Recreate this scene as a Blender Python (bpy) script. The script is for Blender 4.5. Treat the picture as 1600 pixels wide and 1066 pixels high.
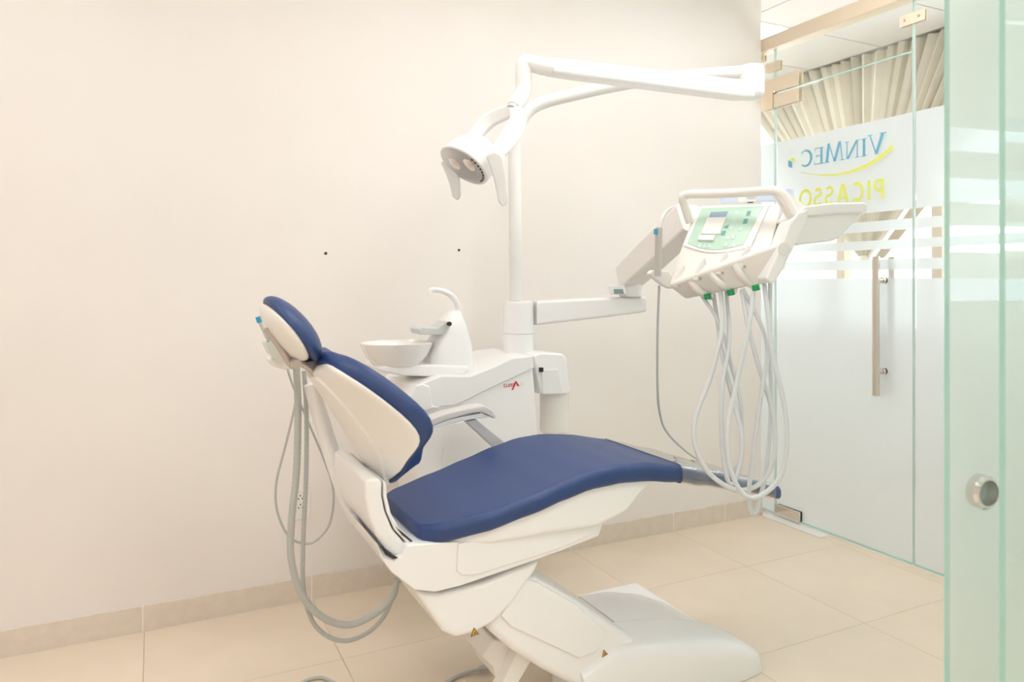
import bpy, bmesh, math, random
from mathutils import Vector, Matrix
random.seed(4)
scene = bpy.context.scene
for o in list(bpy.data.objects): bpy.data.objects.remove(o)

# ------------------------------------------------------------------ camera
F, H, HORIZON = 1138.0, 1.27, 440.0
YAW = math.radians(26.2)
S, C = math.sin(YAW), math.cos(YAW)
cam_d = bpy.data.cameras.new('camera'); cam = bpy.data.objects.new('camera', cam_d)
scene.collection.objects.link(cam); scene.camera = cam
cam.location = (0, 0, H); cam.rotation_euler = (math.pi/2, 0, -YAW)
cam_d.sensor_width = 36; cam_d.lens = 36*F/1600; cam_d.sensor_fit = 'HORIZONTAL'
cam_d.shift_y = -(533-HORIZON)/1600
cam_d.clip_start = 0.02
cam_d.dof.use_dof = True; cam_d.dof.focus_distance = 2.5; cam_d.dof.aperture_fstop = 3.2

# ------------------------------------------------------------------ world, exposure
w = bpy.data.worlds.new('world'); scene.world = w; w.use_nodes = True
w.node_tree.nodes['Background'].inputs[0].default_value = (0.93, 0.97, 1.0, 1)
w.node_tree.nodes['Background'].inputs[1].default_value = 2.2
scene.view_settings.view_transform = 'Standard'; scene.view_settings.look = 'None'
scene.view_settings.exposure = 0.80; scene.view_settings.gamma = 1.0
scene.view_settings.use_curve_mapping = False
PANEL_STRENGTH = 7.5
scene.cycles.max_bounces = 14; scene.cycles.transparent_max_bounces = 24
scene.cycles.diffuse_bounces = 6; scene.cycles.transmission_bounces = 8
scene.cycles.sample_clamp_indirect = 6.0

# ------------------------------------------------------------------ measuring helpers: image point -> place in the room
def ray(u, v):
    r = (u-800)/F
    return Vector((S+r*C, C-r*S, (HORIZON-v)/F))
def PD(u, v, d): return Vector((0, 0, H)) + ray(u, v)*d
def PY(u, v, Y): q = ray(u, v); return Vector((0, 0, H)) + q*(Y/q.y)
def PX(u, v, X): q = ray(u, v); return Vector((0, 0, H)) + q*(X/q.x)
FWD = Vector((S, C, 0)); RIGHT = Vector((C, -S, 0)); UP = Vector((0, 0, 1))

# ------------------------------------------------------------------ materials
MATS = {}
def mat(name, col, rough=0.5, metal=0.0, spec=0.5, coat=0.0, noise=0.0, nscale=20, bump=0.0, bscale=200):
    if name in MATS: return MATS[name]
    m = bpy.data.materials.new(name); m.use_nodes = True
    nt = m.node_tree; b = nt.nodes['Principled BSDF']
    b.inputs['Base Color'].default_value = (*col, 1); b.inputs['Roughness'].default_value = rough
    b.inputs['Metallic'].default_value = metal; b.inputs['Specular IOR Level'].default_value = spec
    b.inputs['Coat Weight'].default_value = coat
    if noise:
        tc = nt.nodes.new('ShaderNodeTexCoord'); n = nt.nodes.new('ShaderNodeTexNoise')
        n.inputs['Scale'].default_value = nscale; n.inputs['Detail'].default_value = 6
        nt.links.new(tc.outputs['Object'], n.inputs['Vector'])
        r = nt.nodes.new('ShaderNodeValToRGB')
        r.color_ramp.elements[0].position = .3; r.color_ramp.elements[1].position = .7
        r.color_ramp.elements[0].color = (*[c*(1-noise) for c in col], 1)
        r.color_ramp.elements[1].color = (*[min(1, c*(1+noise)) for c in col], 1)
        nt.links.new(n.outputs['Fac'], r.inputs['Fac']); nt.links.new(r.outputs['Color'], b.inputs['Base Color'])
    if bump:
        tc = nt.nodes.new('ShaderNodeTexCoord'); n = nt.nodes.new('ShaderNodeTexNoise')
        n.inputs['Scale'].default_value = bscale
        nt.links.new(tc.outputs['Object'], n.inputs['Vector'])
        bp = nt.nodes.new('ShaderNodeBump'); bp.inputs['Strength'].default_value = bump; bp.inputs['Distance'].default_value = .002
        nt.links.new(n.outputs['Fac'], bp.inputs['Height']); nt.links.new(bp.outputs['Normal'], b.inputs['Normal'])
    MATS[name] = m; return m
def emit(name, col, s):
    m = bpy.data.materials.new(name); m.use_nodes = True; nt = m.node_tree
    nt.nodes.remove(nt.nodes['Principled BSDF']); e = nt.nodes.new('ShaderNodeEmission')
    e.inputs[0].default_value = (*col, 1); e.inputs[1].default_value = s
    nt.links.new(e.outputs[0], nt.nodes['Material Output'].inputs[0]); MATS[name] = m; return m
def glass(name, tint, refl=1.0):
    m = bpy.data.materials.new(name); m.use_nodes = True; nt = m.node_tree
    nt.nodes.remove(nt.nodes['Principled BSDF'])
    t = nt.nodes.new('ShaderNodeBsdfTransparent'); t.inputs[0].default_value = (*tint, 1)
    g = nt.nodes.new('ShaderNodeBsdfGlossy'); g.inputs['Roughness'].default_value = .02
    fr = nt.nodes.new('ShaderNodeFresnel'); fr.inputs[0].default_value = 1.45
    ge = nt.nodes.new('ShaderNodeNewGeometry'); mr = nt.nodes.new('ShaderNodeMapRange')   # thin pane: both faces reflect alike
    mr.inputs['To Min'].default_value = 1.45; mr.inputs['To Max'].default_value = 1/1.45
    nt.links.new(ge.outputs['Backfacing'], mr.inputs['Value']); nt.links.new(mr.outputs[0], fr.inputs[0])
    mu = nt.nodes.new('ShaderNodeMath'); mu.operation = 'MULTIPLY'; mu.inputs[1].default_value = refl
    mx = nt.nodes.new('ShaderNodeMixShader')
    nt.links.new(fr.outputs[0], mu.inputs[0]); nt.links.new(mu.outputs[0], mx.inputs[0])
    nt.links.new(t.outputs[0], mx.inputs[1]); nt.links.new(g.outputs[0], mx.inputs[2])
    nt.links.new(mx.outputs[0], nt.nodes['Material Output'].inputs[0]); MATS[name] = m; return m
def frosted(name, col, clear=.5, rough=.45):
    m = bpy.data.materials.new(name); m.use_nodes = True; nt = m.node_tree
    nt.nodes.remove(nt.nodes['Principled BSDF'])
    r = nt.nodes.new('ShaderNodeBsdfRefraction'); r.inputs['Color'].default_value = (*col, 1)
    r.inputs['Roughness'].default_value = rough
    ge = nt.nodes.new('ShaderNodeNewGeometry'); mr = nt.nodes.new('ShaderNodeMapRange')   # same thin film seen from either face
    mr.inputs['To Min'].default_value = 1.08; mr.inputs['To Max'].default_value = 1/1.08
    nt.links.new(ge.outputs['Backfacing'], mr.inputs['Value']); nt.links.new(mr.outputs[0], r.inputs['IOR'])
    tl = nt.nodes.new('ShaderNodeBsdfTranslucent'); tl.inputs[0].default_value = (*col, 1)
    df = nt.nodes.new('ShaderNodeBsdfDiffuse'); df.inputs[0].default_value = (*col, 1)
    m1 = nt.nodes.new('ShaderNodeMixShader'); m1.inputs[0].default_value = .5
    m2 = nt.nodes.new('ShaderNodeMixShader'); m2.inputs[0].default_value = clear
    nt.links.new(tl.outputs[0], m1.inputs[1]); nt.links.new(df.outputs[0], m1.inputs[2])
    nt.links.new(m1.outputs[0], m2.inputs[1]); nt.links.new(r.outputs[0], m2.inputs[2])
    nt.links.new(m2.outputs[0], nt.nodes['Material Output'].inputs[0]); MATS[name] = m; return m

WHITE = mat('white_plastic', (.90, .90, .90), .28, coat=.2)
WHITE2 = mat('white_plastic_satin', (.83, .83, .82), .4)
CREAMW = mat('ivory_plastic', (.86, .835, .80), .4)
BACKSH = mat('ivory_shell', (.87, .85, .82), .32, coat=.15)
GREYP = mat('grey_plastic', (.60, .62, .61), .42)
TAUPE = mat('taupe_metal', (.55, .50, .46), .4, .5)
HOSEG = mat('grey_hose', (.50, .52, .50), .5)
HOSEL = mat('light_grey_hose', (.68, .71, .73), .42)
BLUE = mat('blue_leatherette', (.013, .046, .175), .46, spec=.65, noise=.07, nscale=60, bump=.12, bscale=420)
DARK = mat('dark_gap', (.03, .028, .025), .6)
CHROME = mat('brushed_steel', (.72, .66, .60), .28, 1.0)
STEEL = mat('polished_steel', (.78, .75, .72), .15, 1.0)
BEIGEM = mat('beige_metal', (.80, .68, .53), .35)
WALL = mat('cream_wall', (.84, .80, .765), .75, noise=.012, nscale=2.5, bump=.05, bscale=90)
CEILM = mat('ceiling_tile', (.80, .79, .78), .8, noise=.02, nscale=60)
TILE = mat('floor_tile', (.80, .69, .56), .30, noise=.03, nscale=5, spec=.4)
SKIRT = mat('skirting_tile', (.74, .66, .575), .4, noise=.04, nscale=25)
GROUT = mat('grout', (.36, .26, .17), .9)
GROUTW = mat('white_grout', (.88, .84, .78), .8)
GLASS = glass('clear_glass', (.97, .985, .98))
GLASSN = glass('door_glass', (.955, .985, .975))
FILM = frosted('frosted_film', (.70, .715, .725), .12, .7)
FILMN = frosted('frosted_film_door', (.88, .92, .905), .22, .7)
EDGE = mat('green_glass_edge', (.42, .70, .63), .15, coat=.6)
EDGEL = mat('pale_glass_edge', (.62, .75, .71), .15, coat=.6)
CURT = mat('beige_drape', (.72, .68, .585), .85, noise=.03, nscale=12)
POST = mat('beige_post', (.62, .54, .44), .6)
LOGOB = mat('logo_blue', (.16, .44, .60), .5)
LOGOY = mat('logo_lime', (.76, .80, .20), .5)
GREENP = mat('mint_panel', (.50, .70, .58), .3)
GREEND = mat('teal_key', (.14, .38, .37), .4)
GREENB = mat('green_cap', (.01, .32, .11), .35)
LCD = mat('lcd', (.30, .40, .50), .2)
RED = mat('red_print', (.72, .03, .04), .4)
YEL = mat('warning_yellow', (.82, .45, .03), .4)
BLACK = mat('black_print', (.02, .018, .015), .5)
BLUEB = mat('blue_button', (.06, .35, .58), .35)
PAPB = mat('pale_blue_wrap', (.62, .70, .86), .25)
PLAST = glass('clear_plastic_sleeve', (.80, .80, .84), 4.5)
BOTTLE = mat('milky_bottle', (.85, .83, .79), .25)
PANEL = emit('light_panel', (1.0, .975, .945), PANEL_STRENGTH)
LENS = mat('lamp_lens', (.93, .91, .90), .25, .6)

# ------------------------------------------------------------------ object helpers
COL = scene.collection
def tag(o, label=None, cat=None, group=None, kind=None):
    if label: o['label'] = label
    if cat: o['category'] = cat
    if group: o['group'] = group
    if kind: o['kind'] = kind
    return o
def empty(name, loc, label=None, cat=None, group=None, kind=None):
    o = bpy.data.objects.new(name, None); COL.objects.link(o); o.location = loc
    o.empty_display_size = .05
    return tag(o, label, cat, group, kind)
def link(name, me, m, parent=None, smooth=False, bevel=0, seg=3, sub=0, angle=35):
    o = bpy.data.objects.new(name, me); COL.objects.link(o)
    if m is not None: me.materials.append(m)
    if parent is not None:
        o.parent = parent
        if parent.type == 'EMPTY': o.matrix_parent_inverse = Matrix.Translation(-parent.location)
    if bevel:
        b = o.modifiers.new('bevel', 'BEVEL'); b.width = bevel; b.segments = seg; b.limit_method = 'ANGLE'
        b.angle_limit = math.radians(30); b.harden_normals = False
        smooth = True
    if sub:
        s = o.modifiers.new('sub', 'SUBSURF'); s.levels = sub; s.render_levels = sub; smooth = True
    if smooth:
        for p in me.polygons: p.use_smooth = True
        if not sub:
            es = o.modifiers.new('ws', 'WEIGHTED_NORMAL'); es.keep_sharp = True
            bm = bmesh.new(); bm.from_mesh(me)
            for e in bm.edges:
                if len(e.link_faces) == 2 and e.calc_face_angle(0) > math.radians(angle) and not bevel: e.smooth = False
            bm.to_mesh(me); bm.free()
    return o
def from_bm(name, bm):
    bmesh.ops.recalc_face_normals(bm, faces=bm.faces)
    me = bpy.data.meshes.new(name); bm.to_mesh(me); bm.free(); return me
def box_me(name, x0, x1, y0, y1, z0, z1):
    v = [(x, y, z) for x in (x0, x1) for y in (y0, y1) for z in (z0, z1)]
    f = [(0, 1, 3, 2), (4, 6, 7, 5), (0, 4, 5, 1), (2, 3, 7, 6), (0, 2, 6, 4), (1, 5, 7, 3)]
    me = bpy.data.meshes.new(name); me.from_pydata(v, [], f); me.update(); return me
def box(name, x0, x1, y0, y1, z0, z1, m, parent=None, bevel=0, **k):
    return link(name, box_me(name, x0, x1, y0, y1, z0, z1), m, parent, bevel=bevel, **k)
def loft(name, rings, m, parent=None, cap=True, closed=True, **k):
    bm = bmesh.new(); R = [[bm.verts.new(p) for p in r] for r in rings]
    n = len(R[0])
    for a, b in zip(R, R[1:]):
        for i in range(n if closed else n-1):
            j = (i+1) % n
            try: bm.faces.new((a[i], a[j], b[j], b[i]))
            except ValueError: pass
    if cap: bm.faces.new(R[0]); bm.faces.new(R[-1])
    k.setdefault('smooth', True)
    return link(name, from_bm(name, bm), m, parent, **k)
def smooth_path(pts, n=10):
    pts = [Vector(p) for p in pts]; out = []
    P = [2*pts[0]-pts[1]] + pts + [2*pts[-1]-pts[-2]]
    for i in range(1, len(P)-2):
        for k in range(n):
            t = k/n; a, b, c, d = P[i-1], P[i], P[i+1], P[i+2]
            out.append(.5*((2*b)+(c-a)*t+(2*a-5*b+4*c-d)*t*t+(3*b-a-3*c+d)*t**3))
    out.append(pts[-1]); return out
def tube(name, pts, r, m, parent=None, n=8, sides=12, ribs=0, **k):
    path = smooth_path(pts, n) if n > 1 else [Vector(p) for p in pts]
    L = len(path); rings = []; t0 = (path[1]-path[0]).normalized()
    up = Vector((0, 0, 1)) if abs(t0.z) < .9 else Vector((1, 0, 0))
    x = t0.cross(up).normalized()
    for i, p in enumerate(path):
        t = (path[min(i+1, L-1)]-path[max(i-1, 0)]).normalized()
        x = (x-t*x.dot(t)).normalized(); y = t.cross(x)
        f = i/(L-1)
        rr = r(f) if callable(r) else r
        if ribs: rr *= 1+.06*((i % 2)*2-1)
        rings.append([p+x*math.cos(a)*rr+y*math.sin(a)*rr for a in [2*math.pi*j/sides for j in range(sides)]])
    return loft(name, rings, m, parent, angle=60, **k)
def prism(name, pts, ext, m, parent=None, bevel=.006, **k):
    """closed outline of 3-D points pushed along the vector ext"""
    bm = bmesh.new(); a = [bm.verts.new(p) for p in pts]; b = [bm.verts.new(Vector(p)+Vector(ext)) for p in pts]
    n = len(a); bm.faces.new(a); bm.faces.new(b[::-1])
    for i in range(n): bm.faces.new((a[i], b[i], b[(i+1) % n], a[(i+1) % n]))
    return link(name, from_bm(name, bm), m, parent, bevel=bevel, **k)
def prismY(name, px, yn, yf, m, parent=None, bevel=.01, **k):
    return prism(name, [PY(u, v, yn) for u, v in px], (0, yf-yn, 0), m, parent, bevel, **k)
def rrect(hw, hh, r, n=5):
    out = []
    for cx, cy, a0 in ((hw-r, hh-r, 0), (-hw+r, hh-r, 90), (-hw+r, -hh+r, 180), (hw-r, -hh+r, 270)):
        for i in range(n+1):
            a = math.radians(a0+90*i/n); out.append((cx+r*math.cos(a), cy+r*math.sin(a)))
    return out
def cyl(name, p, axis, r, L, m, parent=None, sides=24, r2=None, bevel=0, **k):
    axis = Vector(axis).normalized(); p = Vector(p)
    x = axis.cross(UP if abs(axis.z) < .9 else Vector((1, 0, 0))).normalized(); y = axis.cross(x)
    r2 = r if r2 is None else r2
    an = [2*math.pi*j/sides for j in range(sides)]
    rg = [[p+axis*t+x*math.cos(a)*q+y*math.sin(a)*q for a in an] for t, q in ((0, r), (L, r2))]
    return loft(name, rg, m, parent, bevel=bevel, **k)
def lathe(name, c, prof, m, parent=None, sides=40, sx=1, sy=1, cap=True, **k):
    c = Vector(c)
    rg = [[c+Vector((math.cos(a)*r*sx, math.sin(a)*r*sy, z)) for a in [2*math.pi*j/sides for j in range(sides)]] for r, z in prof]
    return loft(name, rg, m, parent, cap=cap, **k)
def polys(name, plist, m, parent=None):
    """flat print: several outlines in one thin mesh"""
    bm = bmesh.new()
    for p in plist: bm.faces.new([bm.verts.new(q) for q in p])
    me = bpy.data.meshes.new(name); bm.to_mesh(me); bm.free()
    return link(name, me, m, parent)

# ================================================================== STRUCTURE
YB, XG, XE, ZC = 2.967, 3.03, 2.975, 2.85       # back wall, glass front, wall end, ceiling
XL, YF, XW = -2.4, -2.2, 4.5                    # left wall, wall behind, corridor window wall
# floor with 600 mm tiles
fl = box('floor', XL, XW+.1, YF, 6.5, -.06, -.003, GROUT); tag(fl, 'beige polished tile floor', None, kind='structure')
tm = box_me('tile', -.2992, .2992, -.2992, .2992, -.02, 0); tm.materials.append(TILE)
bmx = bmesh.new(); bmx.from_mesh(tm); bmx.to_mesh(tm); bmx.free()
X0, Y0 = .57, 2.45
for i in range(-5, 7):
    for j in range(-8, 7):
        cx, cy = X0+.6*i+.3, Y0+.6*j+.3
        if cx-.3 < XL-.3 or cx > XW+.1 or cy < YF-.1 or cy > 6.4: continue
        t = bpy.data.objects.new('tile', tm); COL.objects.link(t); t.parent = fl; t.location = (cx, cy, 0)
wb = box('wall_back', XL, XE, YB, YB+.14, 0, ZC, WALL); tag(wb, 'cream painted back wall', kind='structure')
for u, v in ((509, 396), (717, 391)):
    p = PY(u, v, YB); cyl('wall_plug', p+Vector((0, .002, 0)), (0, -1, 0), .006, .004, DARK, wb, sides=10)
for n, a in (('wall_left', (XL-.1, XL, YF, YB, 0, ZC)), ('wall_front', (XL, 3.0, YF-.1, YF, 0, ZC)),
             ('wall_corridor_end', (XG, XW+.2, 6.5, 6.6, 0, ZC)), ('wall_corridor_near', (3.0, XW+.2, YF-.1, YF, 0, ZC))):
    tag(box(n, *a, WALL), kind='structure')
tag(box('wall_neighbour', 2.2, 2.3, YB+.14, 6.5, 0, ZC, WALL), kind='structure')
# skirting tiles
bb = box('baseboard_back', XL, XE, YB-.0112, YB, 0, .093, GROUTW); tag(bb, 'beige skirting tiles along the back wall', kind='structure')
js = [XL, -1.84, -1.24, -.64, -.035, .565, 1.165, 1.765, 2.37, 2.71, XE]
for a, b in zip(js, js[1:]): box('tile', a+.0015, b-.0015, YB-.012, YB-.003, .001, .0945, SKIRT, bb, bevel=.0015, seg=1)
# ceiling: plaster over the room, grid tiles over the corridor
ce = box('ceiling', XL, XW+.2, YF, 6.5, ZC+.02, ZC+.1, mat('ceiling_grid_shadow_gap', (.40, .40, .40), .8)); tag(ce, 'white suspended tile ceiling', kind='structure')
cm = box_me('ceiling_tile', -.295, .295, -.295, .295, 0, .015); cm.materials.append(CEILM)
PANELS = [(-.9, 1.5), (.9, .3), (.9, 1.5), (-.9, .3), (2.3, 1.5), (-.3, -1.2), (1.5, -1.2), (3.45, 3.6), (3.45, .6), (3.45, 5.4)]
gx0, gy0 = 3.2, 3.3
for i in range(-9, 3):
    for j in range(-9, 6):
        cx, cy = gx0+.6*i+.3, gy0+.6*j+.3
        if cx < XL+.2 or cx > XW-.05 or cy < YF+.1 or cy > 6.4: continue
        if any(abs(cx-a) < .31 and abs(cy-b) < .31 for a, b in PANELS): continue
        t = bpy.data.objects.new('ceiling_tile', cm); COL.objects.link(t); t.parent = ce; t.location = (cx, cy, ZC)
gm = box_me('grid', 0, 1, 0, 1, 0, 1)
for i, (a, b) in enumerate(PANELS):
    a = gx0+.3+.6*round((a-gx0-.3)/.6); b = gy0+.3+.6*round((b-gy0-.3)/.6)
    L = empty('ceiling_light', (a, b, ZC), 'square recessed ceiling light panel glowing warm white', 'ceiling light', 'recessed ceiling panels')
    if i == 7: L['label'] = 'recessed ceiling light panel over the corridor above the header rail'
    box('diffuser', a-.28, a+.28, b-.28, b+.28, ZC+.002, ZC+.012, PANEL, L)
    fr = [(a-.298, a-.28, b-.298, b+.298), (a+.28, a+.298, b-.298, b+.298), (a-.28, a+.28, b-.298, b-.28), (a-.28, a+.28, b+.28, b+.298)]
    for q in fr: box('frame', *q, ZC-.002, ZC+.014, WHITE2, L)

# ---- glass front: panes, films, header, fittings
FB = [(0.0, 1.285), (1.325, 1.373), (1.420, 1.462), (1.505, 1.553), (1.595, 2.025)]   # frosted film heights
def pane(name, y0, y1, z0, z1, label, parent=None, films=True, kind='structure'):
    p = box(name, XG-.005, XG+.005, y0, y1, z0, z1, GLASS, parent)
    if parent is None: tag(p, label, kind=kind)
    for y in (y0, y1): box('glass_edge', XG-.0052, XG+.0052, y-.0012, y+.0012, z0, z1, EDGEL, p)
    box('glass_edge', XG-.0052, XG+.0052, y0, y1, z0-.001, z0+.004, EDGE, p)
    if films:
        for a, b in FB:
            a, b = max(a, z0), min(b, z1)
            if b > a: polys('frosted_film', [[(XG+.0065, y0+.002, a), (XG+.0065, y1-.002, a), (XG+.0065, y1-.002, b), (XG+.0065, y0+.002, b)]], FILM, p)
    return p
YD0, YD1 = 2.117, 2.912
pane('window_1', YD1+.008, 4.2, .012, 2.53, 'narrow fixed glass panel between back wall and glass door')
pane('window_2', .70, YD0-.006, .012, 2.53, 'fixed frosted glass panel beside the glass door')
pane('window_5', YF, .692, .012, 2.53, 'fixed frosted glass panel nearest the front wall')
pane('window_3', YD0, YD1, 2.292, 2.53, 'clear glass transom above the glass door', films=False)
d1 = pane('door_1', YD0, YD1, .012, 2.284, 'frosted glass swing door with steel bar handle and printed lettering')
tr = box('trim_1', XG-.04, XG+.04, YF, 4.2, 2.528, 2.60, BEIGEM, bevel=.003); tag(tr, 'beige metal header rail above the glass front', kind='structure')
tg = box('trim_2', XG-.012, XG+.012, YF, 4.2, -.002, .010, GROUTW); tag(tg, 'pale sealant strip under the glass front', kind='structure')
# patch fittings
def fitting(yc, zc, w, h, label):
    f = empty('glass_clamp', (XG, yc, zc), label, 'clamp')
    for s in (-1, 1): box('plate', XG+s*.0085-.003, XG+s*.0085+.003, yc-w/2, yc+w/2, zc-h/2, zc+h/2, BEIGEM, f, bevel=.0015)
    for s in (-1, 1): cyl('screw', (XG-.0115, yc+s*w*.28, zc), (-1, 0, 0), .006, .0015, CHROME, f, sides=12)
    return f
q = PX(1209, 105, XG); fitting(q.y, q.z, .105, .05, 'rectangular metal glass clamp joining narrow panel and transom')
q = PX(1427, 29, XG); fitting(q.y, q.z, .12, .05, 'rectangular metal glass clamp joining transom and fixed panel')
q = PX(1192, 92, XG); fitting(q.y, q.z, .04, .035, 'small metal glass clamp under the header rail beside the wall')
f = empty('pivot_hinge', (XG, 2.86, 2.29), 'L-shaped metal patch fitting with the top pivot of the glass door', 'hinge')
for s in (-1, 1):
    x = XG+s*.0125
    bm = [(x, 3.02, 2.21), (x, 2.92, 2.21), (x, 2.92, 2.292), (x, 2.745, 2.292), (x, 2.745, 2.37), (x, 3.02, 2.37)]
    prism('upper_plate', [Vector(p) for p in bm], (s*.007, 0, 0), BEIGEM, f, .0015)
    prism('lower_plate', [Vector(p) for p in [(x, 2.912, 2.212), (x, 2.745, 2.212), (x, 2.745, 2.283), (x, 2.912, 2.283)]], (s*.007, 0, 0), BEIGEM, f, .0015)
cyl('pivot', (XG-.021, 2.905, 2.289), (0, 0, 1), .008, .012, CHROME, f, sides=12)
f = empty('floor_pivot', (XG, 2.83, 0), 'steel bottom patch fitting with white floor spring plate under the glass door', 'hinge')
for s in (-1, 1): box('patch', XG+s*.0135-.007, XG+s*.0135+.007, 2.74, 2.905, .012, .068, STEEL, f, bevel=.002)
box('spring_plate', XG-.075, XG+.06, 2.56, 2.945, .0002, .004, WHITE2, f, bevel=.0015)
# bar handle, both sides
for s in (-1, 1):
    hx = XG+s*.055
    h = tube('handle', [(hx, 2.262, .745), (hx, 2.262, 1.385)], .0165, CHROME, d1, n=1, sides=20)
    for z in (.855, 1.275):
        cyl('standoff', (XG+s*.005, 2.262, z), (s, 0, 0), .010, .05, CHROME, h, sides=16)
        cyl('collar', (XG+s*.005, 2.262, z), (s, 0, 0), .015, .012, STEEL, h, sides=16)
# ---- printed lettering on the door (read from the corridor)
XP = XG-.0072
def LP(pts, y0, z0, sy, sz): return [(XP, y0+p[0]*sy, z0+p[1]*sz) for p in pts]
def rect(x0, y0, x1, y1): return [(x0, y0), (x1, y0), (x1, y1), (x0, y1)]
def stroke(ax, ay, bx, by, w): return [(ax-w/2, ay), (ax+w/2, ay), (bx+w/2, by), (bx-w/2, by)]
def arc(cx, cy, rx, ry, a0, a1, w0, w1, n=18):
    out = []
    for i in range(n):
        t0, t1 = i/n, (i+1)/n; q = []
        for t, sgn in ((t0, 1), (t1, 1), (t1, -1), (t0, -1)):
            a = math.radians(a0+(a1-a0)*t); wd = w0+(w1-w0)*math.sin(math.pi*t)
            q.append((cx+(rx+sgn*wd/2)*math.cos(a), cy+(ry+sgn*wd/2)*math.sin(a)))
        out.append(q)
    return out
def serif(x, y, w=.30, h=.045): return rect(x-w/2, y, x+w/2, y+h)
def letters_serif():
    G = {}
    G['V'] = [stroke(.12, 1, .47, 0, .17), stroke(.80, 1, .47, 0, .07), serif(.12, .955, .36), serif(.80, .955, .28)]
    G['I'] = [rect(.13, 0, .29, 1), serif(.21, 0, .36), serif(.21, .955, .36)]
    G['N'] = [rect(.12, 0, .19, 1), rect(.76, 0, .83, 1), stroke(.16, 1, .76, 0, .17), serif(.15, 0, .28), serif(.80, .955, .28), serif(.12, .955, .22)]
    G['M'] = [stroke(.10, 0, .22, 1, .07), stroke(.24, 1, .55, 0, .16), stroke(.88, 1, .55, 0, .07), stroke(1.0, 0, .88, 1, .16), serif(.10, 0, .26), serif(1.0, 0, .32)]
    G['E'] = [rect(.12, 0, .28, 1), rect(.2, .94, .66, 1), rect(.2, .48, .55, .54), rect(.2, 0, .70, .06), rect(.62, .80, .66, 1), rect(.52, .42, .56, .60), rect(.66, 0, .70, .22), serif(.16, 0, .26), serif(.16, .955, .26)]
    G['C'] = arc(.50, .5, .40, .47, 50, 315, .05, .17) + [rect(.74, .74, .78, .96)]
    return G
def letters_sans():
    G = {}
    G['P'] = [rect(.08, 0, .27, 1), rect(.2, .82, .45, 1), rect(.2, .40, .45, .56)] + arc(.44, .70, .20, .21, -90, 90, .18, .18)
    G['I'] = [rect(.1, 0, .29, 1)]
    G['C'] = arc(.50, .5, .36, .42, 50, 310, .17, .19)
    G['A'] = [stroke(.10, 0, .42, 1, .19), stroke(.78, 0, .46, 1, .19), rect(.24, .22, .64, .38)]
    G['S'] = arc(.38, .72, .22, .20, 30, 270, .16, .17) + arc(.38, .29, .24, .22, 90, -150, .16, .17)
    G['O'] = arc(.50, .5, .40, .42, 0, 360, .18, .18, 26)
    return G
def word(txt, G, adv, y0, z0, sy, sz, m, parent, slope=0, scale=None):
    pen = 0
    for i, ch in enumerate(txt):
        k = scale[i] if scale else 1
        polys('lettering', [[(x-j*.00004, y, z) for x, y, z in LP([(pen+p[0]*k, p[1]*k) for p in q], y0, z0, sy, sz)] for j, q in enumerate(G[ch])], m, parent)
        pen += adv[ch]*k
    return pen
gs = letters_serif(); word('VINMEC', gs, dict(V=.92, I=.46, N=.98, M=1.14, E=.80, C=.95), 2.250, 1.864, .0905, .085, LOGOB, d1, scale=[1.12, 1, 1, 1.12, 1, 1])
gn = letters_sans(); word('PICASSO', gn, dict(P=.80, I=.46, C=.98, A=.98, S=.80, O=1.0), 2.250, 1.652, .086, .095, LOGOY, d1)
sw = []
P0, P1, P2 = (2.212, 1.885), (2.42, 1.735), (2.745, 1.843)
N = 28
for i in range(N):
    q = []
    for t, sg in ((i/N, 1), ((i+1)/N, 1), ((i+1)/N, -1), (i/N, -1)):
        y = (1-t)**2*P0[0]+2*t*(1-t)*P1[0]+t*t*P2[0]; z = (1-t)**2*P0[1]+2*t*(1-t)*P1[1]+t*t*P2[1]
        q.append((XP, y, z+sg*(.0125*(1-t)+.0008)))
    sw.append(q)
polys('swoosh', sw, LOGOY, d1)
polys('emblem', [[(XP, 2.795, 1.868), (XP, 2.822, 1.880), (XP, 2.822, 1.915), (XP, 2.795, 1.900)]], LOGOB, d1)
polys('emblem', [[(XP, 2.790, 1.902), (XP, 2.815, 1.917), (XP, 2.790, 1.925), (XP, 2.766, 1.905)]], LOGOY, d1)

# ---- corridor: window wall with posts, drapes
box('wall_window_sill', XW, XW+.15, YF, 6.5, 0, .92, WALL)['kind'] = 'structure'
box('wall_window_head', XW+.02, XW+.15, YF, 6.5, 2.72, ZC+.02, WALL)['kind'] = 'structure'
wn = 0
ys = [YF, -.9, .4, 1.6, 2.973, 3.70, 5.2, 6.5]
for a, b in zip(ys, ys[1:]):
    g = box('window_%d' % (10+wn), XW+.08, XW+.086, a+.03, b-.03, .92, 2.72, GLASS); wn += 1
    tag(g, 'tall bright corridor window pane', kind='structure')
    for yy in (a, b-.03): box('window_frame', XW+.06, XW+.11, yy, yy+.03, .92, 2.72, WHITE2, g)
    box('window_frame', XW+.06, XW+.11, a+.03, b-.03, .92, .96, WHITE2, g)
for i, y in enumerate(ys[1:-1]):
    tag(box('trim_%d' % (i+5), XW-.02, XW+.06, y-.035, y+.035, .92, ZC, POST, bevel=.003), 'beige post between the corridor windows', kind='structure')
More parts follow.
